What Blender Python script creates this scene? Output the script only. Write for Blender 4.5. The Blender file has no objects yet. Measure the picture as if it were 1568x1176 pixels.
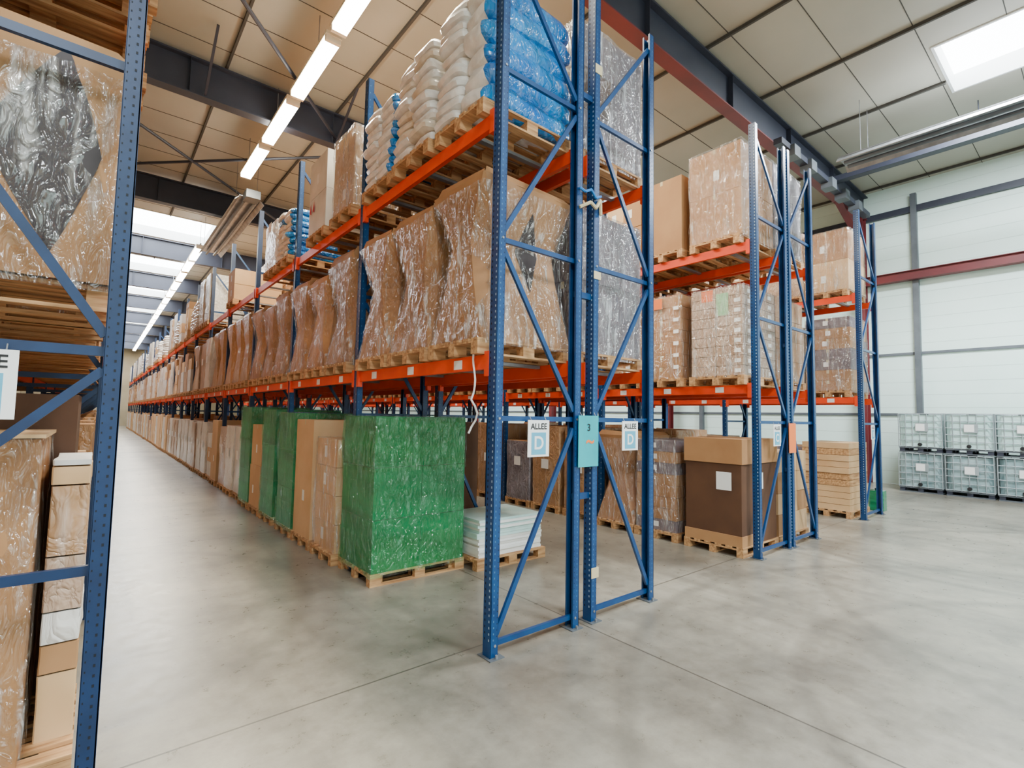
import bpy, math, random
from mathutils import Vector, Matrix, noise
R=random.Random(7)
scene=bpy.context.scene
# ------------------------------------------------------------------ materials
MATS={}
def lin(c):
    return tuple(((x/255)/12.92 if x/255<=.04045 else ((x/255+.055)/1.055)**2.4) for x in c)
def crinkle(nt,tc,strength=.6,sc=(4,4,2.2),rot=(.3,.25,0),scale=2.2,dist=.9,depth=.05):
    N=nt.nodes.new;K=nt.links.new
    mp2=N('ShaderNodeMapping');mp2.inputs['Scale'].default_value=sc;mp2.inputs['Rotation'].default_value=rot
    K(tc.outputs['Object'],mp2.inputs['Vector'])
    n2=N('ShaderNodeTexNoise');n2.inputs['Scale'].default_value=scale;n2.inputs['Detail'].default_value=3;n2.inputs['Distortion'].default_value=dist;n2.inputs['Roughness'].default_value=.45
    K(mp2.outputs[0],n2.inputs['Vector'])
    s=N('ShaderNodeMath');s.operation='SUBTRACT';K(n2.outputs['Fac'],s.inputs[0]);s.inputs[1].default_value=.5
    a=N('ShaderNodeMath');a.operation='ABSOLUTE';K(s.outputs[0],a.inputs[0])
    p=N('ShaderNodeMath');p.operation='POWER';K(a.outputs[0],p.inputs[0]);p.inputs[1].default_value=.7
    bp=N('ShaderNodeBump');bp.inputs['Strength'].default_value=strength;bp.inputs['Distance'].default_value=depth
    K(p.outputs[0],bp.inputs['Height']);return bp,n2
def M(name,c1,c2=None,scale=4,st=(1,1,1),rough=.6,bump=0,metal=0,coat=0,lo=.35,hi=.65,vary=0,spec=.5,detail=4,film=0):
    m=bpy.data.materials.new(name);m.use_nodes=True;nt=m.node_tree;b=nt.nodes['Principled BSDF'];N=nt.nodes.new;K=nt.links.new
    c1=lin(c1);c2=lin(c2) if c2 else c1
    b.inputs['Roughness'].default_value=rough;b.inputs['Metallic'].default_value=metal
    b.inputs['Coat Weight'].default_value=coat;b.inputs['Coat Roughness'].default_value=.12
    b.inputs['Specular IOR Level'].default_value=spec
    tc=N('ShaderNodeTexCoord');mp=N('ShaderNodeMapping');mp.inputs['Scale'].default_value=st
    K(tc.outputs['Object'],mp.inputs['Vector'])
    oi=N('ShaderNodeObjectInfo')
    va=N('ShaderNodeVectorMath');va.operation='SCALE'
    K(oi.outputs['Random'],va.inputs['Scale']);va.inputs[0].default_value=(37,19,53)
    K(va.outputs[0],mp.inputs['Location'])
    nz=N('ShaderNodeTexNoise');nz.inputs['Scale'].default_value=scale;nz.inputs['Detail'].default_value=detail
    K(mp.outputs[0],nz.inputs['Vector'])
    cr=N('ShaderNodeValToRGB');cr.color_ramp.elements[0].position=lo;cr.color_ramp.elements[1].position=hi
    cr.color_ramp.elements[0].color=(*c1,1);cr.color_ramp.elements[1].color=(*c2,1)
    K(nz.outputs['Fac'],cr.inputs[0]);out=cr.outputs[0]
    if film:
        bp,n2=crinkle(nt,tc,.8*min(film,1.2))
        mp3=N('ShaderNodeMapping');mp3.inputs['Scale'].default_value=(11,11,1.3);mp3.inputs['Rotation'].default_value=(.12,.1,0);K(tc.outputs['Object'],mp3.inputs['Vector'])
        n3=N('ShaderNodeTexNoise');n3.inputs['Scale'].default_value=1.6;n3.inputs['Detail'].default_value=5;K(mp3.outputs[0],n3.inputs['Vector'])
        q=N('ShaderNodeMapRange');q.inputs['From Min'].default_value=.54;q.inputs['From Max'].default_value=.74;q.inputs['To Min'].default_value=0;q.inputs['To Max'].default_value=.35*film;K(n3.outputs['Fac'],q.inputs[0])
        mx=N('ShaderNodeMix');mx.data_type='RGBA'
        K(q.outputs[0],mx.inputs[0]);K(out,mx.inputs[6]);mx.inputs[7].default_value=(*[min(1,.55+.45*v) for v in c2],1);out=mx.outputs[2]  # whitish film highlights painted into the base colour as streaks
        K(bp.outputs[0],b.inputs['Normal']);K(bp.outputs[0],b.inputs['Coat Normal'])
    elif bump:
        bp=N('ShaderNodeBump');bp.inputs['Strength'].default_value=bump;bp.inputs['Distance'].default_value=.03
        K(nz.outputs['Fac'],bp.inputs['Height']);K(bp.outputs[0],b.inputs['Normal'])
    if vary:
        hs=N('ShaderNodeHueSaturation');mr=N('ShaderNodeMapRange')
        mr.inputs['To Min'].default_value=1-vary;mr.inputs['To Max'].default_value=1+vary
        K(oi.outputs['Random'],mr.inputs[0]);K(mr.outputs[0],hs.inputs['Value']);K(out,hs.inputs['Color']);out=hs.outputs[0]
    K(out,b.inputs['Base Color'])
    MATS[name]=m;return m
def E(name,c,s):
    m=bpy.data.materials.new(name);m.use_nodes=True;nt=m.node_tree;nt.nodes.clear()
    e=nt.nodes.new('ShaderNodeEmission');o=nt.nodes.new('ShaderNodeOutputMaterial');e.inputs[0].default_value=(*c,1);e.inputs[1].default_value=s
    nt.links.new(e.outputs[0],o.inputs[0]);MATS[name]=m
def FILM(name,col,lo,hi,gloss=.2,tint=(1,1,1),a0=.54,a1=.7):
    m=bpy.data.materials.new(name);m.use_nodes=True;nt=m.node_tree;b=nt.nodes['Principled BSDF'];N=nt.nodes.new;K=nt.links.new
    out=[n for n in nt.nodes if n.type=='OUTPUT_MATERIAL'][0]
    b.inputs['Base Color'].default_value=(*lin(col),1);b.inputs['Roughness'].default_value=.2
    tc=N('ShaderNodeTexCoord');bp,n2=crinkle(nt,tc,1.0,sc=(5.5,5.5,2.2),depth=.11);K(bp.outputs[0],b.inputs['Normal'])
    mp3=N('ShaderNodeMapping');mp3.inputs['Scale'].default_value=(9,9,1.1);mp3.inputs['Rotation'].default_value=(.28,.2,0);K(tc.outputs['Object'],mp3.inputs['Vector'])
    n3=N('ShaderNodeTexNoise');n3.inputs['Scale'].default_value=1.8;n3.inputs['Detail'].default_value=4;n3.inputs['Roughness'].default_value=.5;K(mp3.outputs[0],n3.inputs['Vector'])
    q=N('ShaderNodeMapRange');q.inputs['From Min'].default_value=a0;q.inputs['From Max'].default_value=a1;q.inputs['To Min'].default_value=lo;q.inputs['To Max'].default_value=hi;K(n3.outputs['Fac'],q.inputs[0])
    t=N('ShaderNodeBsdfTransparent');t.inputs[0].default_value=(*tint,1);mx=N('ShaderNodeMixShader');K(q.outputs[0],mx.inputs[0]);K(t.outputs[0],mx.inputs[1]);K(b.outputs[0],mx.inputs[2])
    gl=N('ShaderNodeBsdfGlossy');gl.inputs['Roughness'].default_value=.09;K(bp.outputs[0],gl.inputs['Normal'])
    m2=N('ShaderNodeMixShader');m2.inputs[0].default_value=gloss;K(mx.outputs[0],m2.inputs[1]);K(gl.outputs[0],m2.inputs[2]);K(m2.outputs[0],out.inputs[0])
    MATS[name]=m
M('rack_blue',(0,54,104),(4,66,118),scale=6,rough=.34)
M('rack_blue_dark',(2,36,74),(4,44,86),scale=6,rough=.4)
M('rack_orange',(244,74,20),(230,62,16),scale=3,rough=.4)
M('hole_light',(150,175,195),rough=.6)  # pale colour painted for bright background seen through the post holes
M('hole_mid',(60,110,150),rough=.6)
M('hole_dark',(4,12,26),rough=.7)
M('galv',(130,132,135),(160,162,165),rough=.4,metal=.5)
M('cage',(150,162,166),(166,176,180),rough=.4,metal=.2)
M('wood',(210,166,116),(160,114,72),scale=3,st=(1,9,9),rough=.75,bump=.1,vary=.12)
M('card',(180,136,92),(166,120,78),scale=1.5,rough=.75,vary=.12)
M('card_mid',(176,130,86),(150,106,68),scale=1.6,rough=.55,vary=.16)
M('card_light',(218,182,138),(204,164,118),scale=1.5,rough=.7,vary=.1)
M('card_dark',(96,64,42),(82,54,36),scale=2,rough=.75,vary=.1)
M('card_grey',(132,118,122),(108,98,106),scale=2,rough=.7,vary=.1)
M('card_film',(166,126,88),(182,140,100),scale=2,rough=.3,coat=.5,film=1,vary=.14)
M('card_film2',(168,136,112),(192,164,140),scale=2.5,rough=.28,coat=.5,film=1,vary=.14)
M('grey_film',(112,104,112),(146,142,152),scale=2.5,rough=.22,coat=.4,film=1.1,vary=.1)
M('white_film',(220,214,204),(236,232,226),scale=2.5,rough=.28,coat=.4,film=1,vary=.1)
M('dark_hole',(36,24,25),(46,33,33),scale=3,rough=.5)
M('green_film',(0,118,78),(40,170,122),scale=2.2,st=(.7,.7,5),rough=.2,bump=.5,coat=.5,lo=.42,hi=.82)
M('green_box_a',(0,112,68),(0,140,88),scale=1.6,st=(.6,.6,3),rough=.35)
M('green_box_b',(0,98,60),(0,124,78),scale=1.6,st=(.6,.6,3),rough=.35)
M('bag_white',(240,237,232),(216,212,207),scale=9,rough=.32,bump=.5,coat=.3)
M('bag_cream',(228,217,200),(206,190,168),scale=9,rough=.35,bump=.5,coat=.3)
M('bag_blue',(6,104,186),(24,142,214),scale=2,rough=.2,coat=.5,film=.9)
M('white_box',(232,230,224),(212,210,204),scale=2,rough=.5)
M('paper',(242,242,240),rough=.6)
M('label_orange',(240,120,50),rough=.6)
M('label_green',(150,200,150),rough=.6)
M('red_mark',(200,40,35),rough=.5)
M('sign_teal',(10,160,172),(24,172,182),rough=.5)
M('sign_cyan',(90,170,200),rough=.5)
M('black',(20,20,22),rough=.6)
M('tape',(205,190,150),rough=.6)
M('rope_blue',(20,120,200),rough=.6)
M('tank_white',(180,214,210),(202,228,224),scale=3,rough=.3)
M('tank_grey',(122,150,154),(164,186,188),scale=3,rough=.35)  # darker, greyer tank colour for the lower tier
M('wall_panel',(222,244,237),(214,238,231),scale=.6,rough=.5)
M('wall_cream',(180,166,140),(164,150,124),scale=.5,rough=.7)
M('steel_grey',(92,98,104),(78,84,90),scale=2,rough=.5)
M('steel_dark',(48,52,66),(38,42,56),scale=1,rough=.5)
M('steel_red',(112,34,38),(90,28,34),scale=1,rough=.5)
M('roof_panel',(172,168,154),(156,152,138),scale=.35,rough=.45)
M('joint_dark',(66,64,60),rough=.8)
M('joint_wall',(150,168,162),rough=.8)
M('lamp_body',(225,215,195),rough=.4)
M('curb_white',(235,238,238),rough=.5)
FILM('clear_film',(252,249,244),.0,.5,.15)
FILM('clear_film_heavy',(232,230,236),.12,.65,.2)
FILM('green_shell',(120,230,170),.0,.3,.1,(.8,1,.9),.56,.74)
E('tube_glow',(1,.93,.76),40)
E('sky_glass',(.92,.98,1.0),16)
def floor_mat():
    m=bpy.data.materials.new('concrete_floor');m.use_nodes=True;nt=m.node_tree;b=nt.nodes['Principled BSDF'];L=nt.links.new;N=nt.nodes.new
    g=N('ShaderNodeNewGeometry');sx=N('ShaderNodeSeparateXYZ');L(g.outputs['Position'],sx.inputs[0])
    def nz(s,d,r,v=None):
        n=N('ShaderNodeTexNoise');n.inputs['Scale'].default_value=s;n.inputs['Detail'].default_value=d;n.inputs['Roughness'].default_value=r;L(v or g.outputs['Position'],n.inputs['Vector']);return n
    n1=nz(.42,8,.66);n2=nz(6,9,.75)
    c=N('ShaderNodeValToRGB');c.color_ramp.elements[0].position=.38;c.color_ramp.elements[1].position=.62
    c.color_ramp.elements[0].color=(*lin((112,107,97)),1);c.color_ramp.elements[1].color=(*lin((160,154,139)),1);L(n1.outputs['Fac'],c.inputs[0])
    c2=N('ShaderNodeValToRGB');c2.color_ramp.elements[0].position=.36;c2.color_ramp.elements[1].position=.56
    c2.color_ramp.elements[0].color=(.72,.71,.69,1);c2.color_ramp.elements[1].color=(1,1,1,1);L(n2.outputs['Fac'],c2.inputs[0])
    mx=N('ShaderNodeMix');mx.data_type='RGBA';mx.blend_type='MULTIPLY';mx.inputs[0].default_value=.6;L(c.outputs[0],mx.inputs[6]);L(c2.outputs[0],mx.inputs[7])
    mp=N('ShaderNodeMapping');mp.inputs['Scale'].default_value=(3.2,.1,1);L(g.outputs['Position'],mp.inputs['Vector'])
    n3=nz(1,4,.5,mp.outputs[0])
    q=N('ShaderNodeMapRange');q.inputs['From Min'].default_value=.52;q.inputs['From Max'].default_value=.66;q.inputs['To Min'].default_value=0;q.inputs['To Max'].default_value=.35;L(n3.outputs['Fac'],q.inputs[0])
    ms=N('ShaderNodeMix');ms.data_type='RGBA';L(q.outputs[0],ms.inputs[0]);L(mx.outputs[2],ms.inputs[6]);ms.inputs[7].default_value=(*lin((100,95,86)),1)
    n4=nz(1.9,3,.5);q4=N('ShaderNodeMapRange');q4.inputs['From Min'].default_value=.65;q4.inputs['From Max'].default_value=.71;q4.inputs['To Max'].default_value=.3;L(n4.outputs['Fac'],q4.inputs[0])
    m4=N('ShaderNodeMix');m4.data_type='RGBA';L(q4.outputs[0],m4.inputs[0]);L(ms.outputs[2],m4.inputs[6]);m4.inputs[7].default_value=(*lin((88,82,74)),1)
    prev=m4.outputs[2]
    for (cx,cy,rad) in ((5.6,-1.2,3.1),(5.7,-1.1,4.35),(11,1.5,2.6),(-.4,6.5,2.4),(9.5,-2.2,5.2)):
        d=N('ShaderNodeVectorMath');d.operation='DISTANCE';L(g.outputs['Position'],d.inputs[0]);d.inputs[1].default_value=(cx,cy,0)
        a=N('ShaderNodeMath');a.operation='SUBTRACT';L(d.outputs['Value'],a.inputs[0]);a.inputs[1].default_value=rad
        e=N('ShaderNodeMath');e.operation='ABSOLUTE';L(a.outputs[0],e.inputs[0])
        r1=N('ShaderNodeMapRange');r1.inputs['From Min'].default_value=.03;r1.inputs['From Max'].default_value=.12;r1.inputs['To Min'].default_value=.5;r1.inputs['To Max'].default_value=0;L(e.outputs[0],r1.inputs[0])
        gt=N('ShaderNodeMath');gt.operation='MULTIPLY';L(r1.outputs[0],gt.inputs[0]);L(n1.outputs['Fac'],gt.inputs[1])
        mm_=N('ShaderNodeMix');mm_.data_type='RGBA';L(gt.outputs[0],mm_.inputs[0]);L(prev,mm_.inputs[6]);mm_.inputs[7].default_value=(*lin((70,66,60)),1);prev=mm_.outputs[2]
    def line(axis,off,per,w):
        a=N('ShaderNodeMath');a.operation='SUBTRACT';L(sx.outputs[axis],a.inputs[0]);a.inputs[1].default_value=off-per*20-per/2
        d=N('ShaderNodeMath');d.operation='MODULO';L(a.outputs[0],d.inputs[0]);d.inputs[1].default_value=per
        e=N('ShaderNodeMath');e.operation='SUBTRACT';L(d.outputs[0],e.inputs[0]);e.inputs[1].default_value=per/2
        f=N('ShaderNodeMath');f.operation='ABSOLUTE';L(e.outputs[0],f.inputs[0])
        h=N('ShaderNodeMath');h.operation='LESS_THAN';L(f.outputs[0],h.inputs[0]);h.inputs[1].default_value=w
        return h
    l1=line('X',3.74,5.5,.008);l2=line('Y',3.62,5.45,.008)
    mm=N('ShaderNodeMath');mm.operation='MAXIMUM';L(l1.outputs[0],mm.inputs[0]);L(l2.outputs[0],mm.inputs[1])
    mm2=N('ShaderNodeMath');mm2.operation='MULTIPLY';L(mm.outputs[0],mm2.inputs[0]);mm2.inputs[1].default_value=.75
    mj=N('ShaderNodeMix');mj.data_type='RGBA';L(mm2.outputs[0],mj.inputs[0]);L(prev,mj.inputs[6]);mj.inputs[7].default_value=(*lin((62,58,52)),1)
    L(mj.outputs[2],b.inputs['Base Color'])
    r=N('ShaderNodeMapRange');r.inputs['To Min'].default_value=.16;r.inputs['To Max'].default_value=.46;L(n2.outputs['Fac'],r.inputs[0]);L(r.outputs[0],b.inputs['Roughness'])
    bp=N('ShaderNodeBump');bp.inputs['Strength'].default_value=.05;L(n2.outputs['Fac'],bp.inputs['Height']);L(bp.outputs[0],b.inputs['Normal'])
    MATS['concrete_floor']=m
floor_mat()
# ------------------------------------------------------------------ mesh builder
class MB:
    def __init__(s): s.v=[];s.f=[];s.m=[];s.sm=[]
    def face(s,idx,mat,sm=False): s.f.append(tuple(idx));s.m.append(mat);s.sm.append(sm)
    def box(s,x0,x1,y0,y1,z0,z1,mat,rz=0):
        n=len(s.v);cx,cy=(x0+x1)/2,(y0+y1)/2;c,sn=math.cos(rz),math.sin(rz)
        for z in (z0,z1):
            for x,y in ((x0,y0),(x1,y0),(x1,y1),(x0,y1)):
                dx,dy=x-cx,y-cy
                s.v.append((cx+dx*c-dy*sn,cy+dx*sn+dy*c,z))
        for q in ((3,2,1,0),(4,5,6,7),(0,1,5,4),(1,2,6,5),(2,3,7,6),(3,0,4,7)): s.face([n+i for i in q],mat)
    def bar(s,p,q,w,h,mat,up=(0,0,1)):
        p,q=Vector(p),Vector(q);d=(q-p).normalized();u=Vector(up)
        if abs(d.dot(u))>.99:u=Vector((1,0,0))
        a=d.cross(u).normalized();b=a.cross(d).normalized();n=len(s.v)
        for c in (p,q):
            for i,j in ((-1,-1),(1,-1),(1,1),(-1,1)): s.v.append(tuple(c+a*i*w/2+b*j*h/2))
        for qd in ((3,2,1,0),(4,5,6,7),(0,1,5,4),(1,2,6,5),(2,3,7,6),(3,0,4,7)): s.face([n+i for i in qd],mat)
    def tube(s,p,q,r,mat,k=8):
        p,q=Vector(p),Vector(q);d=(q-p).normalized();u=Vector((0,0,1))
        if abs(d.dot(u))>.99:u=Vector((1,0,0))
        a=d.cross(u).normalized();b=a.cross(d);n=len(s.v)
        for c in (p,q):
            for i in range(k):
                t=2*math.pi*i/k;s.v.append(tuple(c+a*math.cos(t)*r+b*math.sin(t)*r))
        for i in range(k): s.face((n+i,n+(i+1)%k,n+k+(i+1)%k,n+k+i),mat,True)
        s.face([n+i for i in range(k)][::-1],mat);s.face([n+k+i for i in range(k)],mat)
    def polyline(s,pts,r,mat,k=6):
        for a,b in zip(pts,pts[1:]): s.tube(a,b,r,mat,k)
    def quad(s,pts,mat):
        n=len(s.v);s.v+= [tuple(p) for p in pts];s.face(range(n,n+len(pts)),mat)
    def loft(s,cx,cy,dx,dy,z0,z1,mat,nz=16,ns=8,pinch=0,pinchy=None,pz=.55,cham=0,amp=.012,seed=0,dia=None,topmat=None,bulge=0,c0=.03,flare=0,off0=0,cap=True,lean=0):
        if pinchy is None: pinchy=pinch
        def surf(side,u,t,off=0,ch=None):
            g=max(0,1-abs(t-pz)/(pz if t<pz else 1-pz)*1.0)
            c=c0+cham*g
            ge=g**1.25
            base=1+bulge*math.sin(math.pi*t)+flare*t*t
            hx,hy=dx/2*(base-pinch*ge),dy/2*(base-pinchy*ge)
            cc=c*min(hx,hy)
            if ch is None:
                if side==0: x,y=u*(hx-cc),-hy
                elif side==1: x,y=hx,u*(hy-cc)
                elif side==2: x,y=-u*(hx-cc),hy
                else: x,y=-hx,-u*(hy-cc)
            else:
                P=[((hx-cc,-hy),(hx,-(hy-cc))),((hx,hy-cc),(hx-cc,hy)),((-(hx-cc),hy),(-hx,hy-cc)),((-hx,-(hy-cc)),(-(hx-cc),-hy))][side]
                x=P[0][0]+(P[1][0]-P[0][0])*ch;y=P[0][1]+(P[1][1]-P[0][1])*ch
            z=z0+(z1-z0)*t
            d=noise.noise(Vector((x*3+seed*7.3,y*3+seed*3.1,z*2.2)))*amp*2+noise.noise(Vector((x*8+seed,y*8,z*9)))*amp
            l=math.hypot(x,y) or 1;m=d+off+off0
            return (cx+x+x/l*m,cy+y+y/l*m+lean*math.sin(t*math.pi),z)
        per=[]
        for sd in range(4):
            for i in range(ns+1): per.append((sd,-1+2*i/ns,None))
            per.append((sd,0,.5))
        K=len(per);n=len(s.v)
        for j in range(nz+1):
            for sd,u,ch in per: s.v.append(surf(sd,u,j/nz,0,ch))
        for j in range(nz):
            for i in range(K):
                s.face((n+j*K+i,n+j*K+(i+1)%K,n+(j+1)*K+(i+1)%K,n+(j+1)*K+i),mat,True)
        if cap:
            c=len(s.v);s.v.append((cx,cy,z1+.01))
            for i in range(K): s.face((n+nz*K+i,n+nz*K+(i+1)%K,c),topmat or mat)
        if dia:
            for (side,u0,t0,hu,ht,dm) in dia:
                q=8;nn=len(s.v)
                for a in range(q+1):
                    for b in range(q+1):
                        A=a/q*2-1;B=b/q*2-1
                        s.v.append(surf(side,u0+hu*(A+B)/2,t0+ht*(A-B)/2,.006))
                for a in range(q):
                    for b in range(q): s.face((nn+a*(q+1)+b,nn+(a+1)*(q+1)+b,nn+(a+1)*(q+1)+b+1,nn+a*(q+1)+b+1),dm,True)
    def bag(s,cx,cy,cz,lx,ly,lz,mat,rz=0,seed=0,blue=None,k=18,j=6,droop=.03):
        n=len(s.v);c,sn=math.cos(rz),math.sin(rz)
        def P(w,e): return math.copysign(abs(w)**e,w)
        for a in range(j+1):
            ph=-math.pi/2+math.pi*a/j
            for b in range(k):
                th=2*math.pi*b/k
                r=math.cos(ph)**.42 if a not in (0,j) else 0
                x=lx/2*r*P(math.cos(th),.32);y=ly/2*r*P(math.sin(th),.32);z=lz/2*P(math.sin(ph),.9)
                e=(abs(2*x/lx)**3+abs(2*y/ly)**3)/2
                z+=-droop*e+.028*noise.noise(Vector((x*5+seed,y*5,seed*2)))
                d=1+.06*noise.noise(Vector((x*7+seed*5,y*7,z*9+seed)))
                x*=d;y*=d
                s.v.append((cx+x*c-y*sn,cy+x*sn+y*c,cz+z))
        for a in range(j):
            for b in range(k):
                th=2*math.pi*(b+.5)/k;mt=mat
                if blue and math.sin(th)<-.3: mt=blue
                s.face((n+a*k+b,n+a*k+(b+1)%k,n+(a+1)*k+(b+1)%k,n+(a+1)*k+b),mt,True)
    def add(s,o,dx=0,dy=0,dz=0,rz=0):
        n=len(s.v);c,sn=math.cos(rz),math.sin(rz)
        s.v+=[(x*c-y*sn+dx,x*sn+y*c+dy,z+dz) for x,y,z in o.v]
        s.f+=[tuple(i+n for i in f) for f in o.f];s.m+=o.m;s.sm+=o.sm
    def mesh(s,name,ang=.55):
        me=bpy.data.meshes.new(name);me.from_pydata(s.v,[],s.f)
        names=[];ix={}
        for m in s.m:
            if m not in ix: ix[m]=len(names);names.append(m);me.materials.append(MATS[m])
        me.polygons.foreach_set('material_index',[ix[m] for m in s.m])
        me.polygons.foreach_set('use_smooth',s.sm)
        me.update()
        if any(s.sm) and ang: me.set_sharp_from_angle(angle=ang)
        return me
    def obj(s,name,loc=(0,0,0),rz=0,ang=.55):
        return place(s.mesh(name,ang),name,loc,rz)
def place(me,name,loc,rz=0):
    o=bpy.data.objects.new(name,me);o.location=loc;o.rotation_euler=(0,0,rz);scene.collection.objects.link(o);return o
# ------------------------------------------------------------------ layout constants
Y0=3.405;BAY=2.95;NB=22
Z1=2.474;Z2=4.666;T1=Z1+.07;T2=Z2+.07
XA,XB,XC,XD=2.643,3.606,3.876,4.819
XE,XF,XF2,XG=7.531,8.53,8.70,9.64
XH,XI=12.316,13.389
XLf,XLr=.044,-.93
# ------------------------------------------------------------------ racks
def post(mb,x,y,z1,side,detail,mat='rack_blue',hl='hole_light'):
    if detail:
        xw=x+side*.048
        mb.box(min(xw,xw-side*.006),max(xw,xw-side*.006),y-.05,y+.05,0,z1,mat)
        for yy in (-.05,.046): mb.box(x-.03-.02*(side<0),x+.03+.02*(side>0),y+yy,y+yy+.004,0,z1,mat)
        for yy in (-.05,.03): mb.box(x-side*.03-.002,x-side*.03+.002,y+yy,y+yy+.02,0,z1,mat)
        z=.15;xo=xw+side*.0015
        while z<z1-.05:
            for k,yy in enumerate((-.028,.028)):
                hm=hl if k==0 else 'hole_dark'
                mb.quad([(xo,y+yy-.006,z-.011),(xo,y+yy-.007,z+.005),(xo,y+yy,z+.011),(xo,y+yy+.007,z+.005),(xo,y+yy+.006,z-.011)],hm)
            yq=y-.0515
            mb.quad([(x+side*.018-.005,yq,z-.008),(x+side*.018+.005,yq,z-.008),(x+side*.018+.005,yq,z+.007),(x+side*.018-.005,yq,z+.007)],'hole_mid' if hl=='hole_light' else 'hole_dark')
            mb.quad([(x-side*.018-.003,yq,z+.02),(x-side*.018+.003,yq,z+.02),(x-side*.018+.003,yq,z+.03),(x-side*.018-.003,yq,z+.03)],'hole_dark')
            z+=.05 if detail>1 else .1
        mb.box(x-.075,x+.075,y-.09,y+.09,0,.008,'steel_grey')
        for yy in (-.075,.075): mb.tube((x,y+yy,.008),(x,y+yy,.035),.012,'galv',6)
    else: mb.box(x-.045,x+.045,y-.045,y+.045,0,z1,'rack_blue_dark')
def frame(mb,xa,xr,y,top,detail,braces=(.1,1.98,3.555,5.13,6.45)):
    sa=-1 if xa<xr else 1
    post(mb,xa,y,top,sa,detail);post(mb,xr,y,top,-sa,detail)
    for z in braces[:-1]:
        mb.bar((xa,y,z),(xr,y,z),.03,.045,'rack_blue')
        if detail>1:
            for x in (xa,xr): mb.tube((x,y-.056,z),(x,y-.05,z),.012,'galv',6)
    for i,(a,b) in enumerate(zip(braces,braces[1:])):
        lo,hi=(xa,xr) if i%2==0 else (xr,xa)
        mb.bar((lo+(.03 if lo<hi else -.03),y-.02,a+.08),(hi+(-.03 if lo<hi else .03),y-.02,b-.09),.028,.045,'rack_blue')
def rack(name,lines,nb,top=6.55,levels=(Z1,Z2)):
    mb=MB()
    for (xa,xr) in lines:
        for k in range(nb+1):
            y=Y0+k*BAY
            frame(mb,xa,xr,y,top,2 if k==0 else (1 if k<3 else 0))
            if k<nb:
                for z in levels:
                    for x,s in ((xa,1),(xr,-1)):
                        o=(-1 if xa<xr else 1)*s*.012
                        mb.box(x+o-.025,x+o+.025,y+.05,y+BAY-.05,z-.065,z+.065,'rack_orange')
                        mb.box(x+o-.03,x+o+.03,y+.048,y+.056,z-.12,z+.09,'rack_orange')
                        for yy in (y+.05,y+BAY-.054-.05):
                            mb.box(x+o*2.5-.03,x+o*2.5+.03,yy-.002,yy+.055,z-.13,z+.09,'rack_orange')
                    for yy in (.5,1.45,2.4):
                        mb.box(min(xa,xr)+.02,max(xa,xr)-.02,y+yy-.03,y+yy+.03,z+.03,z+.062,'galv')
        s=-1 if xa<xr else 1
        for k in range(min(nb,8)):
            z=levels[0]
            for j in range(3):
                yy=Y0+k*BAY+.55+j*.93;xx=xa+s*.0385
                mb.quad([(xx,yy-.07,z-.045),(xx,yy+.07,z-.045),(xx,yy+.07,z+.04),(xx,yy-.07,z+.04)],'paper')
    if len(lines)==2:
        for k in range(nb+1):
            for z in (1.2,3.2,5.3): mb.box(lines[0][1],lines[1][1],Y0+k*BAY-.02,Y0+k*BAY+.02,z,z+.06,'rack_blue')
    return mb.obj(name)
rack('pallet_rack',[(XA,XB),(XD,XC)],NB)
rack('pallet_rack',[(XE,XF),(XG,XF2)],12)
rack('pallet_rack',[(XH,XI)],12)
mb=MB()
for k in range(NB+1):
    y=Y0+k*BAY
    post(mb,XLf,y,6.55,1,2 if k==0 else 0,'rack_blue_dark','hole_mid');post(mb,XLr,y,6.55,-1,2 if k==0 else 0,'rack_blue_dark','hole_mid')
    br=(.14,1.17,2.3,3.87,5.4,6.4)
    for z in br: mb.bar((XLf,y,z),(XLr,y,z),.03,.05,'rack_blue_dark')
    mb.bar((XLf-.03,y-.02,2.38),(XLr,y-.02,3.8),.028,.045,'rack_blue_dark');mb.bar((XLf-.03,y-.02,2.2),(XLr,y-.02,1.25),.028,.045,'rack_blue_dark')
    mb.bar((XLf-.03,y-.02,5.3),(XLr,y-.02,3.95),.028,.045,'rack_blue_dark')
    if k<NB:
        for z in (Z1,Z2):
            for x in (XLf,XLr): mb.box(x-.025,x+.025,y+.05,y+BAY-.05,z-.065,z+.065,'rack_orange')
mb.obj('pallet_rack')
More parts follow.
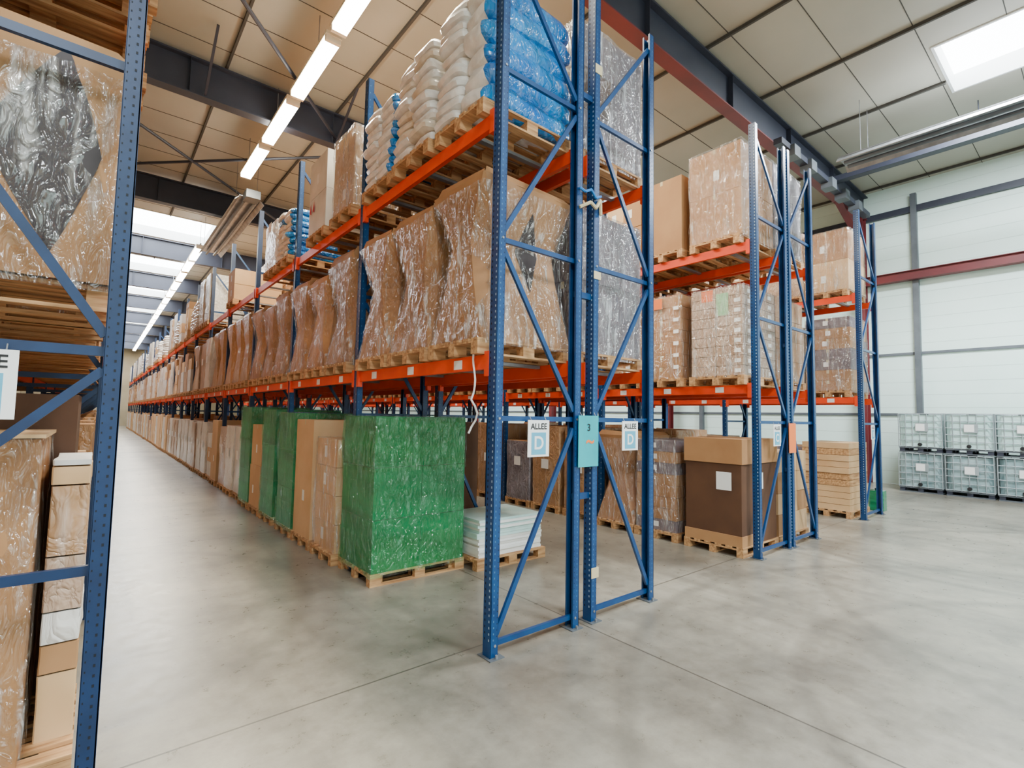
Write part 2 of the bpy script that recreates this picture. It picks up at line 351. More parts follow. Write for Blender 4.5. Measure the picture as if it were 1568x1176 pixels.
# ------------------------------------------------------------------ pallets & loads
def pallet(mb,dx=1.2,dy=.8,z=0,mat='wood'):
    x,y=dx/2,dy/2
    for yy in (-y+.05,0,y-.05): mb.box(-x,x,yy-.05,yy+.05,z,z+.02,mat)
    for yy in (-y+.05,0,y-.05):
        for xx in (-x+.07,0,x-.07): mb.box(xx-.07,xx+.07,yy-.05,yy+.05,z+.02,z+.1,mat)
    for xx in (-x+.07,0,x-.07): mb.box(xx-.07,xx+.07,-y,y,z+.1,z+.12,mat)
    n=6
    for i in range(n):
        yy=-y+.05+(2*y-.1)*i/(n-1);mb.box(-x,x,yy-.05,yy+.05,z+.122,z+.144,mat)
def waisted(seed,h=1.5,dy=.84,dia=None,mat='card_mid',dx=1.12,shell='clear_film',cham=None,py=None):
    mb=MB();pallet(mb,1.2,.84);r=random.Random(seed)
    kw=dict(pinch=.06+r.uniform(0,.06),pinchy=py if py is not None else .24+r.uniform(0,.16),pz=.55+r.uniform(-.14,.1),cham=cham if cham is not None else r.uniform(.3,.6),amp=.009,seed=seed,flare=.02,lean=r.uniform(-.035,.035))
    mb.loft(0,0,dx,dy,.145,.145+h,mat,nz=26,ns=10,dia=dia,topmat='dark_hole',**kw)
    if shell:
        kw['amp']=.014;kw['seed']=seed+.5;mb.loft(0,0,dx,dy,.1,.145+h-r.uniform(.0,.12),shell,nz=26,ns=10,off0=.026,cap=False,**kw)
    z=.145+h
    for sx in (-1,1):
        a=r.uniform(.0,.1);mb.quad([(sx*dx/2,-dy/2,z-.01),(sx*dx/2,dy/2,z-.01),(sx*(dx/2-a),dy/2-.08,z+.09),(sx*(dx/2-a),-dy/2+.03,z+.05)],mat)
    for sy in (-1,1):
        a=r.uniform(.0,.08);mb.quad([(-dx/2,sy*dy/2,z-.01),(dx/2,sy*dy/2,z-.01),(dx/2-.08,sy*(dy/2-a),z+.06),(-dx/2+.05,sy*(dy/2-a),z+.09)],mat)
    return mb
def wrapped(seed,h=1.5,dx=1.16,dy=.82,mat='card_film2',top='card',amp=.01,label=True):
    mb=MB();pallet(mb,1.2,.84)
    mb.loft(0,0,dx,dy,.13,.145+h,mat,nz=18,ns=9,amp=amp,seed=seed,topmat=top,bulge=.01,c0=.05)
    if label:
        mb.quad([(-dx/2-.03,-.12,.9),(-dx/2-.03,.1,.9),(-dx/2-.03,.1,1.1),(-dx/2-.03,-.12,1.1)][::-1],'paper')
    return mb
def cartons(seed,nx=3,ny=2,nz=5,h=1.5,dx=1.16,dy=.8,mats=('card','card_light'),labels=True,jit=.008,tape=True,gap=.005):
    mb=MB();pallet(mb,1.2,.84);r=random.Random(seed)
    for k in range(nz):
        for i in range(nx):
            for j in range(ny):
                g=gap;mt=r.choice(mats);ox,oy=r.uniform(-jit,jit),r.uniform(-jit,jit)
                x0=-dx/2+i*dx/nx;y0=-dy/2+j*dy/ny;z0=.145+k*h/nz
                mb.box(x0+g+ox,x0+dx/nx-g+ox,y0+g+oy,y0+dy/ny-g+oy,z0,z0+h/nz-.006,mt)
                tp=mats[0] if mats[0]=='white_box' else 'tape'
                if h/nz>.2 and tape:
                    ym=y0+dy/ny/2+oy;mb.quad([(x0+g+ox-.0015,ym-.025,z0+h/nz-.08),(x0+g+ox-.0015,ym+.025,z0+h/nz-.08),(x0+g+ox-.0015,ym+.025,z0+h/nz-.006),(x0+g+ox-.0015,ym-.025,z0+h/nz-.006)][::-1],tp)
                if i==0:
                    xx=x0+g+ox-.002
                    if labels and r.random()<.5:
                        a=r.uniform(-.1,.05);q=h/nz;zz=z0+min(q*.3,q-.2) if q>.3 else z0+q*.3;hh=min(q*.45,.16)
                        mb.quad([(xx,y0+dy/ny/2+a,zz),(xx,y0+dy/ny/2+a,zz+hh),(xx,y0+dy/ny/2+a+.1,zz+hh),(xx,y0+dy/ny/2+a+.1,zz)],'paper')
    return mb
def filmed(seed,nx=2,ny=2,nz=4,h=1.45,dy=.78,mats=('card','card'),film='clear_film',labels=True,dx=1.12):
    mb=cartons(seed,nx,ny,nz,h,dx,dy,mats,labels,.004)
    mb.loft(0,0,dx+.035,dy+.035,.09,.145+h+.012,film,nz=20,ns=10,amp=.012,seed=seed+3,c0=.06,bulge=.006)
    return mb
def bags(seed,layers=10,mat='bag_white',blue=None,mat2=None,big=False):
    mb=MB();pallet(mb,1.2,.84);r=random.Random(seed);lz=.15;st=.115
    for k in range(layers):
        z=.145+lz*.45+k*st
        w=1-.012*k
        sl=[(i,j,.6,.43) for i in (-.3,.3) for j in (-.21,.21)]
        for (x,y,lx,ly) in sl:
            if big and y<0: continue
            mt=mat2 if (mat2 and r.random()<.3) else mat
            mb.bag(x*w+r.uniform(-.035,.035),y*w+r.uniform(-.02,.02),z,lx*1.06,ly*1.06,lz,mt,r.uniform(-.07,.07),r.random()*50,blue if y<0 else None)
    if big:
        n=6;p=layers*st/n
        for k in range(n):
            mb.bag(r.uniform(-.03,.03),-.21+r.uniform(-.015,.015),.145+p*.5+k*p,1.18-.012*k,.45,p*1.35,'bag_white',r.uniform(-.03,.03),r.random()*50,big,k=30,j=8)
    return mb
def pallets_stack(seed,n=9):
    mb=MB();r=random.Random(seed)
    for i in range(n):
        p=MB();pallet(p);mb.add(p,r.uniform(-.04,.04),r.uniform(-.02,.02),i*.146,r.uniform(-.02,.02))
    return mb
def green(seed,dx=1.2,dy=.86,h=1.8):
    mb=cartons(seed,2,2,3,h,dx-.03,dy-.03,('green_box_a','green_box_a','green_box_b'),False,.003,False,.002)
    if dy>.9: pallet(mb,dx,dy)
    mb.loft(0,0,dx,dy,.12,.145+h+.01,'green_shell',nz=34,ns=16,amp=.016,seed=seed+2,bulge=.008,c0=.07)
    mb.loft(0,0,dx+.02,dy+.02,.1,.55,'green_shell',nz=10,ns=16,amp=.014,seed=seed+4,c0=.07,cap=False)
    mb.loft(0,0,dx+.02,dy+.02,h*.72,.145+h-.02,'green_shell',nz=10,ns=16,amp=.014,seed=seed+5,c0=.07,cap=False)
    return mb
V={}
def var(key,fn):
    if key not in V: m=fn();V[key]=(m,m.mesh(key[0]))
    return V[key]
GEN=[('carton_pallet_load',lambda s:cartons(s,3,2,5,1.4)),
     ('carton_pallet_load',lambda s:cartons(s,2,2,4,1.25,mats=('card','card_light','card'))),
     ('film_wrapped_pallet_load',lambda s:wrapped(s,1.45)),
     ('film_wrapped_pallet_load',lambda s:wrapped(s,1.3,mat='grey_film')),
     ('waisted_carton_pallet_load',lambda s:waisted(s,1.5,mat='card_film',shell=None)),
     ('waisted_carton_pallet_load',lambda s:waisted(s,1.45,mat='card_film2',shell=None)),
     ('bagged_goods_pallet_load',lambda s:bags(s,9,'bag_white')),
     ('bagged_goods_pallet_load',lambda s:bags(s,8,'bag_blue')),
     ('green_wrapped_pallet_load',lambda s:green(s)),
     ('carton_pallet_load',lambda s:cartons(s,2,1,3,1.2,mats=('white_box','card_light'))),
     ('film_wrapped_pallet_load',lambda s:wrapped(s,1.65,mat='card_film')),
     ('empty_pallet_stack',lambda s:pallets_stack(s)),
     ('carton_pallet_load',lambda s:cartons(s,2,2,3,1.7,mats=('card_dark','card'))),
     ('film_wrapped_pallet_load',lambda s:wrapped(s,1.5,mat='white_film')),
     ('carton_pallet_load',lambda s:cartons(s,2,1,1,1.6,mats=('card_light','card_light')))]
def slotY(k,j): return Y0+k*BAY+.55+j*.925
def put(merge,g,x,y,z,seed,flip=False):
    name,fn=GEN[g];m,me=var((name,g,seed%3),lambda:fn(seed%3+g*3))
    rz=math.pi if flip else 0
    if merge is None: place(me,name,(x,y,z),rz+R.uniform(-.02,.02))
    else: merge.add(m,x,y,z,rz)
def row(xc,nb,near,flip,pick,skip=set()):
    far=MB()
    for k in range(nb):
        for j in range(3):
            for lv,z in ((0,0),(1,T1),(2,T2)):
                if (k,j,lv) in skip: continue
                g=pick(k,j,lv)
                if g is None: continue
                put(None if k<near else far,g,xc+R.uniform(-.03,.03),slotY(k,j)+R.uniform(-.03,.03),z,R.randrange(9),flip)
    if far.v: far.obj('distant_pallet_loads')
xc1=(XA+XB)/2
def one(name,mb,x,y,z,rz=0): return mb.obj(name,(x,y,z),rz)
spec=set((0,j,l) for j in range(3) for l in range(3))|set((k,j,l) for k in (1,2) for j in range(3) for l in (0,1,2))|{(3,0,2),(3,1,2),(3,2,2)}
def pick1(k,j,lv):
    r=R.random()
    if lv==1: return R.choice([4,5,4]) if k<4 else R.choice([0,13,4,2,9,13])
    if lv==2:
        if r<.35: return None
        return R.choice([0,6,9,13,6,13,6])
    return R.choice([14,13,2,13,14,9,13]) 
row(xc1,NB,4,False,pick1,spec)
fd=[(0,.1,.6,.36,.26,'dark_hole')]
for k in range(3):
    for j in range(3): one('waisted_carton_pallet_load',waisted(11+j+5*k,(1.5 if j==0 else 1.45)-.08*(k>0)*(j%2),dy=.84+.02*((j+k)%2),dia=fd if j+k==0 else None),xc1,slotY(k,j)+(.05 if k else 0),T1)
one('bagged_goods_pallet_load',bags(1,11,'bag_white','bag_blue',None,'bag_blue'),xc1,slotY(0,0),T2)
one('bagged_goods_pallet_load',bags(2,10,'bag_white',None,'bag_cream'),xc1-.03,slotY(0,1),T2)
one('bagged_goods_pallet_load',bags(3,9,'bag_white','bag_blue',None),xc1,slotY(0,2),T2)
one('film_wrapped_pallet_load',filmed(4,1,1,2,1.15,mats=('card_light',),film='clear_film_heavy'),xc1,slotY(1,0)+.1,T2)
mbx=cartons(5,2,1,2,1.25,mats=('white_box',))
for yy in (.1,.25): mbx.quad([(-.585,yy,.5),(-.585,yy+.1,.55),(-.585,yy+.04,.7)][::-1],'red_mark')
one('carton_pallet_load',mbx,xc1,slotY(1,1)+.25,T2)
one('bagged_goods_pallet_load',bags(6,8,'bag_white','bag_blue','bag_blue'),xc1,slotY(2,0)+.1,T2)
one('film_wrapped_pallet_load',wrapped(7,.95,mat='white_film'),xc1,slotY(2,1)+.1,T2)
one('carton_pallet_load',cartons(8,2,1,2,.8,mats=('card_light','white_box')),xc1,slotY(3,2)+.1,T2)
# floor loads row 1
one('green_wrapped_pallet_load',green(21,1.3,.98,1.83),3.17,6.03,0)
fl=[(1,0,lambda s:filmed(s,1,1,4,1.5,mats=('card_light',),labels=True)),(1,1,lambda s:cartons(s,2,1,1,1.75,mats=('card_light',))),(1,2,lambda s:green(s,h=1.85)),
    (2,0,lambda s:green(s,h=1.9)),(2,1,lambda s:cartons(s,2,1,2,1.6,mats=('card_light','white_box'))),(2,2,lambda s:green(s,h=1.95))]
for k,j,fn in fl: 
    m=fn(k*7+j);nm='green_wrapped_pallet_load' if 'green_shell' in m.m else 'carton_pallet_load'
    one(nm,m,xc1-.07,slotY(k,j)+.12,0)
# ---- row 1 rear
xc2=(XC+XD)/2
def pick2(k,j,lv):
    if lv==0: return R.choice([0,10,12,None]) if k else None
    return R.choice([3,2,12,10,0])
row(xc2,10,1,True,pick2,{(0,0,1),(0,0,2),(0,0,0),(0,1,0),(0,2,0),(1,0,0)})
one('film_wrapped_pallet_load',filmed(31,2,2,2,1.55,mats=('card_grey',),film='clear_film_heavy',labels=False),xc2,slotY(0,0),T1)
one('film_wrapped_pallet_load',filmed(32,2,2,3,1.45,mats=('card_grey','card_dark'),film='clear_film_heavy',labels=False),xc2,slotY(0,0),T2)
m=MB();pallet(m,1.2,.9)
for i in range(14): m.box(-.55+R.uniform(-.02,.02),.55+R.uniform(-.02,.02),-.4+R.uniform(-.015,.015),.4,.145+i*.035,.178+i*.035,R.choice(['white_box','paper','tank_white']))
m.obj('sheet_bundle_pallet_load',(4.46,5.75,0))
one('carton_pallet_load',cartons(41,1,1,1,1.75,mats=('card_dark',)),4.35,7.2,0)
# ---- row 2
xc3=(XE+XF)/2;xc4=(XF2+XG)/2
def pick3(k,j,lv):
    if lv==2: return R.choice([0,2,10,1,13])
    return R.choice([0,2,10,1,3,13,4])
row(xc3,12,2,False,pick3,{(0,j,l) for j in range(3) for l in range(3)})
row(xc4,8,1,True,pick3,{(0,0,l) for l in range(3)})
def layered(seed):
    mb=MB();pallet(mb,1.2,.9);n=9
    for i in range(n):
        z=.145+i*.155;mb.box(-.56,.56,-.42,.0,z,z+.148,'card_film2');mb.box(-.56,.56,.01,.42,z,z+.148,'card_film2')
        for yy in (-.39,):
            if i<8: mb.quad([(-.562,yy,z+.04),(-.562,yy+.1,z+.04),(-.562,yy+.1,z+.1),(-.562,yy,z+.1)][::-1],'paper')
        for xx in (-.4,.3): mb.quad([(xx,-.422,z+.04),(xx+.12,-.422,z+.04),(xx+.12,-.422,z+.1),(xx,-.422,z+.1)],'paper')
    z=.145+n*.155
    mb.quad([(-.563,.05,z-.2),(-.563,.25,z-.2),(-.563,.25,z-.02),(-.563,.05,z-.02)][::-1],'label_orange')
    mb.quad([(-.565,-.2,z-.45),(-.565,.0,z-.45),(-.565,.0,z-.1),(-.565,-.2,z-.1)][::-1],'label_green')
    mb.loft(0,0,1.15,.87,.1,z+.01,'clear_film',nz=16,ns=8,amp=.006,seed=seed,c0=.04)
    return mb
one('layered_carton_pallet_load',layered(1),xc3-.03,slotY(0,0)+.02,T1)
mbx=filmed(51,1,1,7,1.42,mats=('card',),labels=False);mbx.quad([(-.6,-.05,1.35),(-.6,.15,1.35),(-.6,.15,1.53),(-.6,-.05,1.53)][::-1],'label_orange')
for i in range(6): mbx.quad([(-.59,-.36,.3+i*.2),(-.59,-.26,.3+i*.2),(-.59,-.26,.36+i*.2),(-.59,-.36,.36+i*.2)][::-1],'paper')
one('film_wrapped_pallet_load',mbx,xc3-.03,slotY(0,1)+.1,T1)
one('film_wrapped_pallet_load',filmed(52,2,2,4,1.4),xc3,slotY(0,2),T1)
one('film_wrapped_pallet_load',filmed(53,2,1,2,1.5,dy=.88,mats=('card',)),xc3,slotY(0,0)+.05,T2)
one('carton_pallet_load',cartons(54,2,1,1,1.3,mats=('card',)),xc3,slotY(0,1)+.1,T2)
one('carton_pallet_load',cartons(55,2,2,2,1.3,mats=('card','card_light')),xc3,slotY(0,2),T2)
def bigbrown():
    mb=MB();pallet(mb,1.2,.95)
    mb.box(-.58,.58,-.45,.45,.145,.6+.75,'card_dark');mb.box(-.6,.6,-.47,.47,1.35,1.72,'card')
    mb.box(-.595,.0,-.462,.462,.145,.3,'card')
    mb.quad([(-.583,-.3,.95),(-.583,-.06,.95),(-.583,-.06,1.22),(-.583,-.3,1.22)][::-1],'paper')
    mb.quad([(-.05,-.453,.95),(.12,-.453,.95),(.12,-.453,1.2),(-.05,-.453,1.2)],'paper')
    return mb
one('carton_pallet_load',bigbrown(),xc3-.1,slotY(0,0)+.05,0)
one('film_wrapped_pallet_load',filmed(57,1,1,8,1.5,mats=('card_grey','card')),xc3-.1,slotY(0,1)+.15,0)
one('waisted_carton_pallet_load',waisted(58,1.55),xc3-.1,slotY(0,2)+.1,0)
one('carton_pallet_load',cartons(59,3,2,4,1.35),xc4,slotY(0,0),0,math.pi)
one('film_wrapped_pallet_load',filmed(60,2,2,3,1.5,mats=('card_grey','card_dark'),film='clear_film_heavy',labels=False),xc4,slotY(0,0),T2)
one('film_wrapped_pallet_load',filmed(61,2,2,4,1.4,labels=False),xc4,slotY(0,0),T1)
# ---- row 3
xc5=(XH+XI)/2
row(xc5,10,2,False,pick3,{(0,0,0),(0,0,1),(0,0,2)})
def planks():
    mb=MB();pallet(mb,1.2,.95)
    for i in range(11): mb.box(-.6+R.uniform(-.02,.02),.58,-.45,.45,.145+i*.13,.145+i*.13+.122,R.choice(['card_light','card_light','wood']))
    return mb
one('carton_pallet_load',planks(),xc5-.1,slotY(0,0)+.1,0)
one('film_wrapped_pallet_load',filmed(62,2,1,7,1.6,dy=.88,mats=('card','card_grey')),xc5,slotY(0,0)+.05,T1)
one('film_wrapped_pallet_load',filmed(63,2,1,2,1.35,dy=.88,mats=('card','card_light')),xc5,slotY(0,0)+.05,T2)
# ---- left row
xL=-.62
def pickL(k,j,lv):
    if lv==2: return 11
    return R.choice([0,10,2,12,1])
row(xL,NB,2,True,pickL,{(0,0,0),(0,0,1),(0,0,2),(0,1,0),(0,1,2),(0,2,2),(1,0,2),(1,1,2),(1,2,2)})
one('carton_pallet_load',cartons(77,1,1,1,1.95,mats=('card_dark',),labels=False),xL-.05,slotY(0,1)+.05,0)  # tall dark carton added to darken the gap above the front load
def pickB(k,j,lv): return R.choice([12,12,10,1])
row(-2.0,7,0,True,pickB)  # unseen loads added behind the left row to block light and darken its gaps
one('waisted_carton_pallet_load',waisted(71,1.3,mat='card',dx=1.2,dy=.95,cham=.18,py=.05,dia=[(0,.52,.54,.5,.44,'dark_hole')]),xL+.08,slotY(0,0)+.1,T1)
for k in (0,1):
    for j in range(3): one('empty_pallet_stack',pallets_stack(80+k*3+j,10),-.46,slotY(k,j)+.05,T2)
m=MB();pallet(m,1.2,.9)
m.box(-.6,.38,-.42,.42,.145,1.83,'card_mid');m.loft(-.11,0,1.0,.86,.12,1.84,'clear_film',nz=24,ns=10,amp=.012,seed=5,c0=.04,cap=False)
m.box(-.61,.4,-.44,.44,1.835,1.855,'card_light')
for z0,z1,mt in ((.145,.5,'card_light'),(.51,.66,'card'),(.67,.84,'white_film'),(.85,1.15,'card_film2'),(1.16,1.55,'card_film'),(1.56,1.66,'card_light'),(1.67,1.70,'white_box')):
    m.loft(.51,.08,.17,.62,z0,z1,mt,nz=6,ns=5,amp=.008,seed=z0*9,c0=.08)
m.obj('carton_pallet_load',(xL+.02,slotY(0,0)+.15,0))
# ------------------------------------------------------------------ signs
def textmesh(body,size,loc,rot,mat,parent):
    cu=bpy.data.curves.new('t','FONT');cu.body=body;cu.size=size;cu.align_x='CENTER';cu.align_y='CENTER';cu.offset=size*.02
    o=bpy.data.objects.new('t',cu);scene.collection.objects.link(o)
    bpy.context.view_layer.update()
    me=bpy.data.meshes.new_from_object(o.evaluated_get(bpy.context.evaluated_depsgraph_get()))
    bpy.data.objects.remove(o)
    me.materials.clear();me.materials.append(MATS[mat])
    t=bpy.data.objects.new('lettering',me);scene.collection.objects.link(t);t.location=loc;t.rotation_euler=rot;t.parent=parent
def sign(x0,x1,z0,z1,y,letter,card='paper',box='sign_cyan'):
    mb=MB();w,h=x1-x0,z1-z0
    mb.box(-w/2,w/2,-.003,.003,-h/2,h/2,card)
    if box: mb.box(-w*.34,w*.34,-.005,-.003,-h*.44,h*.16,box)
    mb.tube((-w*.35,0,h/2),(-w*.35,.02,h/2+.03),.003,'galv',5);mb.tube((w*.35,0,h/2),(w*.35,.02,h/2+.03),.003,'galv',5)
    o=mb.obj('aisle_sign',((x0+x1)/2,y,(z0+z1)/2))
    if letter:
        textmesh('ALLEE',w*.29,(0,-.006,h*.32),(math.pi/2,0,0),'black',o)
        textmesh(letter,h*.5,(0,-.0065,-h*.14),(math.pi/2,0,0),'paper',o)
    return o
sign(2.96,3.22,1.64,1.97,Y0-.06,'D')
sign(4.29,4.56,1.66,1.97,Y0-.06,'D')
o=sign(3.60,3.89,1.52,2.02,Y0-.075,None,'sign_teal',None)
textmesh('3',.1,(.0,-.006,.13),(math.pi/2,0,0),'black',o);textmesh('~',.2,(.02,-.006,.0),(math.pi/2,0,0),'label_orange',o)
sign(7.95,8.2,1.62,1.95,Y0-.06,'C')
sign(8.48,8.74,1.5,1.97,Y0-.075,None,'label_orange',None)
sign(-.60,-.30,1.94,2.27,Y0-.06,'E')
sign(12.7,12.95,1.65,1.95,Y0-.06,'B')
for z0,z1 in ((5.62,5.72),(3.42,3.5),(.42,.52)):
    mb=MB();mb.box(3.83,3.935,Y0-.056,Y0+.056,z0,z1,'tape');mb.obj('tape_band')
mb=MB();
mb.polyline([(3.6,Y0-.06,4.3),(3.66,Y0-.08,4.27),(3.74,Y0-.09,4.31),(3.82,Y0-.08,4.25),(3.92,Y0-.06,4.3)],.014,'rope_blue');mb.polyline([(3.6,Y0-.06,4.1),(3.72,Y0-.1,4.17),(3.8,Y0-.1,4.13),(3.9,Y0-.07,4.25),(3.92,Y0-.06,4.1)],.018,'tape');mb.obj('rope_tie')
mb=MB();mb.polyline([(2.58,Y0+.25+.02*math.sin(i*.9),2.62-i*.06) if i<8 else (2.58-.03*math.sin(i),Y0+.25+.05*math.cos(i),2.62-i*.06) for i in range(14)],.009,'paper');mb.obj('hanging_strap')
# ------------------------------------------------------------------ IBC tanks
def ibc(tank='tank_white'):
    mb=MB()
    mb.box(-.55,.55,-.5,.5,.0,.03,'steel_grey')
    for x in (-.48,0,.48):
        for y in (-.43,0,.43): mb.box(x-.06,x+.06,y-.06,y+.06,.03,.12,'steel_dark')
    mb.box(-.55,.55,-.5,.5,.12,.15,'steel_grey')
    mb.loft(0,0,1.04,.94,.16,1.1,tank,nz=10,ns=8,amp=.006,bulge=.01,c0=.2)
    mb.tube((0,0,1.1),(0,0,1.15),.11,'black',14)
    for z in (.17,.36,.55,.74,.93,1.13):
        for a,b in (((-.55,-.5),(.55,-.5)),((.55,-.5),(.55,.5)),((.55,.5),(-.55,.5)),((-.55,.5),(-.55,-.5))): mb.tube((*a,z),(*b,z),.011,'cage',6)
    for i in range(7):
        y=-.5+i/6
        for x in (-.555,.555): mb.tube((x,y,.15),(x,y,1.13),.01,'cage',6)
        x=-.55+1.1*i/6
        for y in (-.505,.505): mb.tube((x,y,.15),(x,y,1.13),.01,'cage',6)
    mb.box(-.575,-.56,-.2,.1,.62,.86,'cage');mb.quad([(-.577,.09,.64),(-.577,-.12,.64),(-.577,-.12,.84),(-.577,.09,.84)],'paper')
    mb.tube((-.5,0,.24),(-.6,0,.24),.05,'black',10)
    return mb
t1=ibc('tank_grey').mesh('ibc_tank');t2=ibc('tank_white').mesh('ibc_tank')
for i in range(6):
    y=3.72-i*1.07
    place(t1,'ibc_tank',(19.15,y,0));place(t2,'ibc_tank',(19.15,y+R.uniform(-.02,.02),1.163))
mb=MB();mb.loft(0,0,.3,.3,0,.45,'green_film',nz=6,ns=5,amp=.002,c0=.3);mb.tube((0,0,.45),(0,0,.5),.05,'black');mb.obj('jerrycan',(14.0,3.6,0))
# ------------------------------------------------------------------ building shell
XW=20.5;XWL=-6.5;YB=76;YF=-9;ZR=10.05
mb=MB();mb.quad([(XWL,YF,0),(XW,YF,0),(XW,YB,0),(XWL,YB,0)],'concrete_floor');mb.obj('floor')
SK=(13.35,15.5,-1.6,2.2)
holes=[(-1.2,3.6,24.7+7.6*i,28.2+7.6*i) for i in range(7)]+[SK,(4,6.5,-6,-2.7),(13.35,15.5,14.5,18),(8,10,22,25.5),(13.35,15.5,24,27.5),(-3,-1,-6,-2.7)]  # skylights listed after the big right one are unseen, added for light
xs=sorted({XWL,XW,*[h[0] for h in holes],*[h[1] for h in holes]});ys=sorted({YF,YB,*[h[2] for h in holes],*[h[3] for h in holes]})
mb=MB()
for a,b in zip(xs,xs[1:]):
    for c,d in zip(ys,ys[1:]):
        mx,my=(a+b)/2,(c+d)/2
        if any(h[0]<mx<h[1] and h[2]<my<h[3] for h in holes): continue
        mb.quad([(a,c,ZR),(a,d,ZR),(b,d,ZR),(b,c,ZR)],'roof_panel')
y=YF
while y<YB:
    for a,b in zip(xs,xs[1:]):
        mx=(a+b)/2
        if any(h[0]<mx<h[1] and h[2]-.02<y<h[3]+.02 for h in holes): continue
        mb.box(a,b,y-.008,y+.008,ZR-.008,ZR-.001,'joint_dark')
    y+=1.26
mb.obj('ceiling')
for i,h in enumerate(holes):
    mb=MB();t=.05;H=.4
    mb.box(h[0]-t,h[0],h[2]-t,h[3]+t,ZR-.03,ZR+H,'curb_white');mb.box(h[1],h[1]+t,h[2]-t,h[3]+t,ZR-.03,ZR+H,'curb_white')
    mb.box(h[0],h[1],h[2]-t,h[2],ZR-.03,ZR+H,'curb_white');mb.box(h[0],h[1],h[3],h[3]+t,ZR-.03,ZR+H,'curb_white')
    mb.quad([(h[0],h[2],ZR+H),(h[0],h[3],ZR+H),(h[1],h[3],ZR+H),(h[1],h[2],ZR+H)],'sky_glass')
    mb.obj('window_%d'%(i+1))
    L=bpy.data.lights.new('skylight','AREA');L.shape='RECTANGLE';L.size=h[1]-h[0]-.1;L.size_y=h[3]-h[2]-.1;L.energy=330 if i<7 else (3000 if i==7 else (1300 if h[2]<0 else 1000));L.color=(.9,.96,1)
    o=bpy.data.objects.new('skylight_daylight',L);o.location=((h[0]+h[1])/2,(h[2]+h[3])/2,ZR-.05);scene.collection.objects.link(o)
rb=MB();RY=[-2.2,5.45]+[13.05+7.6*i for i in range(9)]
for y in RY:
    rb.box(XWL,XW,y-.14,y+.14,9.08,9.11,'steel_red' if y<6 else 'steel_dark');rb.box(XWL,XW,y-.012,y+.012,9.11,9.9,'steel_dark');rb.box(XWL,XW,y-.14,y+.14,9.9,9.94,'steel_dark')
    x=XWL+1.3
    while x<XW-1: rb.box(x-.006,x+.006,y-.13,y+.13,9.11,9.9,'steel_dark');x+=3.2
rb.obj('roof_rafters')
pb=MB();x=XWL+.6
while x<XW:
    seg=sorted([YF,YB]+[v for h in holes if h[0]-.1<x<h[1]+.1 for v in (h[2]-.06,h[3]+.06)])
    for a,b in zip(seg[::2],seg[1::2]): pb.box(x-.025,x+.025,a,b,ZR-.08,ZR-.01,'joint_dark')
    x+=2.6
pb.obj('roof_purlins')
bb=MB()
for (p,q) in [((-2,13.05,9.2),(5.5,20.6,9.2)),((5.5,13.05,9.2),(-2,20.6,9.2)),((-2,5.5,9.3),(4.5,13,9.3))]: bb.tube(p,q,.04,'steel_dark')
for x in (-1.5,1.5,4.5): bb.bar((x,12.95,9.15),(x,11.6,ZR-.06),.05,.05,'steel_dark')
bb.obj('roof_wind_bracing')
mb=MB();z=0
while z<10.4:
    z2=min(z+.42,10.5);mb.box(XW,XW+.08,YF,YB,z+.006,z2,'wall_panel');mb.box(XW+.01,XW+.08,YF,YB,z,z+.006,'joint_wall');z=z2
mb.obj('wall_right')
mb=MB()
for y in (4.03,-3.6,11.6,19,27): mb.box(XW-.16,XW,y-.08,y+.08,0,9.6,'steel_grey')
for z in (2.3,4.3): mb.box(XW-.05,XW,YF,YB,z-.04,z+.04,'steel_grey')
mb.box(XW-.12,XW,YF,YB,9.0,9.2,'steel_dark')
mb.obj('trim_1')
mb=MB();mb.box(XW-.28,XW-.16,YF,YB,6.72,6.98,'steel_red');mb.box(XW-.36,XW-.1,YF,YB,6.98,7.0,'steel_red');mb.box(XW-.36,XW-.1,YF,YB,6.70,6.72,'steel_red');mb.obj('trim_2')
mb=MB()
for y in RY:
    mb.box(XW-.55,XW-.52,y-.11,y+.11,0,9.08,'steel_red');mb.box(XW-.52,XW-.2,y-.01,y+.01,0,9.08,'steel_red');mb.box(XW-.2,XW-.17,y-.11,y+.11,0,9.08,'steel_red')
    mb.quad([(XW-.5,y,9.1),(XW-2.6,y,9.1),(XW-.5,y,8.3)],'steel_red');mb.bar((XW-2.6,y,9.08),(XW-.5,y,8.3),.2,.02,'steel_red')
mb.obj('wall_columns')
mb=MB();mb.box(XWL-.1,XWL,YF,YB,0,10.5,'wall_cream');mb.obj('wall_left')
mb=MB();mb.box(XWL,XW,YB,YB+.1,0,10.5,'wall_cream');mb.obj('wall_back')
# front wall (behind the camera), three unseen openings added to admit fill light
mb=MB();edges=[XWL,-3.5,.5,4,8,11.5,15.5,XW]
for i,(a,b) in enumerate(zip(edges,edges[1:])):
    if i%2==0: mb.box(a,b,YF-.1,YF,0,10.5,'wall_panel')
    else: mb.box(a,b,YF-.1,YF,5.2,10.5,'wall_panel')
mb.obj('wall_front')
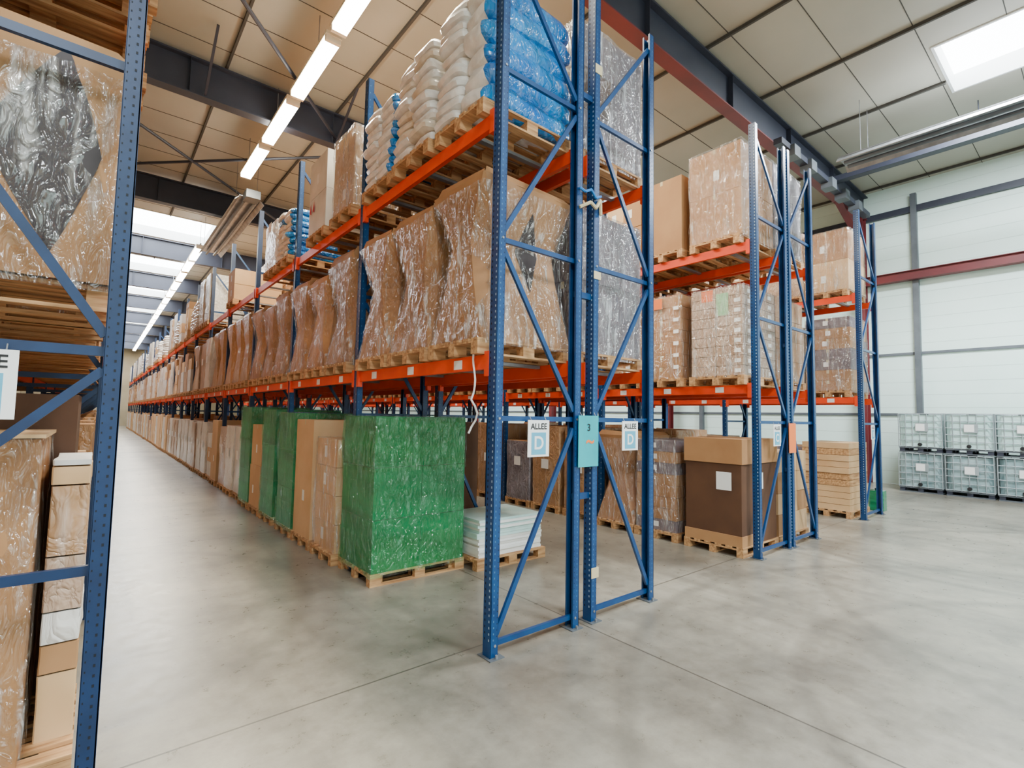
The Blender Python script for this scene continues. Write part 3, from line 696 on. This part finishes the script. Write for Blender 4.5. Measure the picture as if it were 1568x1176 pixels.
# ------------------------------------------------------------------ ceiling lights
mb=MB();XLi=3.04;ZL=9.0
segs=[(4.2+2.5*i,4.2+2.5*i+2.12) for i in range(5)]+[(25+2.5*i,25+2.5*i+2.12) for i in range(20)]
for a,b in segs:
    mb.box(XLi-.15,XLi+.15,a-.1,b+.1,ZL+.05,ZL+.12,'lamp_body');mb.box(XLi-.13,XLi+.13,a,b,ZL-.05,ZL+.05,'tube_glow')
    for yy in (a-.04,b+.04): mb.box(XLi-.14,XLi+.14,yy-.04,yy+.04,ZL-.05,ZL+.05,'lamp_body')
for a,b in ((4,16.6),(24.8,75)): mb.box(XLi-.03,XLi+.03,a,b,ZL+.12,ZL+.16,'galv')
for y in [4,7,10,13,16,25,30,35,40,45,50,55,60,65,70]: mb.tube((XLi,y,ZL+.1),(XLi,y,ZR-.02),.01,'galv',5)
mb.obj('fluorescent_strip_light')
for a,b,e in ((4.2,16.4,1400),(25,45,900),(45,74,650)):
    L=bpy.data.lights.new('strip','AREA');L.shape='RECTANGLE';L.size=.3;L.size_y=b-a;L.energy=e;L.color=(1,.89,.68)
    o=bpy.data.objects.new('strip_lamp',L);o.location=(XLi,(a+b)/2,ZL-.1);scene.collection.objects.link(o)
def heater(x,y0,y1,z):
    mb=MB();mb.box(x-.3,x+.3,y0,y1,z+.12,z+.15,'galv')
    for s in (-1,1):
        mb.bar((x+s*.36,y0,z+.04),(x+s*.36,y1,z+.04),.16,.02,'galv',up=(s*.7,0,.7))
        mb.tube((x+s*.14,y0+.1,z+.02),(x+s*.14,y1-.1,z+.02),.05,'steel_grey',8)
    mb.box(x-.2,x+.2,y0-.5,y0,z-.05,z+.2,'steel_grey')
    for y in (y0+.5,y1-.5):
        for s in (-1,1): mb.tube((x+s*.3,y,z+.14),(x+s*.3,y,ZR-.02),.008,'galv',5)
    mb.obj('radiant_tube_heater')
heater(3.35,17.2,24.4,8.6);heater(14.5,-4,4.3,8.6)
mb=MB()
x=16.4
mb.box(x-.12,x+.12,-6,5.3,9.05,9.07,'steel_dark')
for s in (-.12,.12): mb.box(x+s-.01,x+s+.01,-6,5.3,9.05,9.2,'steel_dark')
for i in range(5): mb.tube((x,-5+i*2.3,9.05),(x,-5+i*2.3,ZR-.01),.012,'steel_dark')
mb.box(12.6,19.5,5.0,5.2,8.85,9.0,'steel_dark')
for x in (13.3,14.4,15.9,17,18.2): mb.box(x-.18,x+.18,4.9,5.2,8.7,8.98,'steel_grey')
mb.obj('cable_tray')
for x,y in ((6.2,9),(11,9),(6.2,22),(11,22)):  # fill area lights added above the other aisles, out of view
    L=bpy.data.lights.new('aisle_fill','AREA');L.shape='RECTANGLE';L.size=.4;L.size_y=6;L.energy=420;L.color=(1,.92,.78)
    o=bpy.data.objects.new('fill_lamp',L);o.location=(x,y,9.0);scene.collection.objects.link(o)
w=bpy.data.worlds.new('World');scene.world=w;w.use_nodes=True;bg=w.node_tree.nodes['Background'];bg.inputs[0].default_value=(.9,.95,1,1);bg.inputs[1].default_value=2.4
# ------------------------------------------------------------------ camera
f,p,r,y=766.,math.radians(3.688),math.radians(-1.083),math.radians(39.595)
Rt=Vector((math.cos(y),-math.sin(y),0));Fh=Vector((math.sin(y),math.cos(y),0));Zv=Vector((0,0,1))
F=Fh*math.cos(p)+Zv*math.sin(p);U=Zv*math.cos(p)-Fh*math.sin(p)
R2=Rt*math.cos(r)-U*math.sin(r);U2=Rt*math.sin(r)+U*math.cos(r)
cam=bpy.data.cameras.new('camera');co=bpy.data.objects.new('camera',cam);scene.collection.objects.link(co)
cam.sensor_width=36;cam.lens=36*f/1568;cam.clip_start=.05
B=-F
co.matrix_world=Matrix(((R2.x,U2.x,B.x,0),(R2.y,U2.y,B.y,0),(R2.z,U2.z,B.z,2.0),(0,0,0,1)))
scene.camera=co
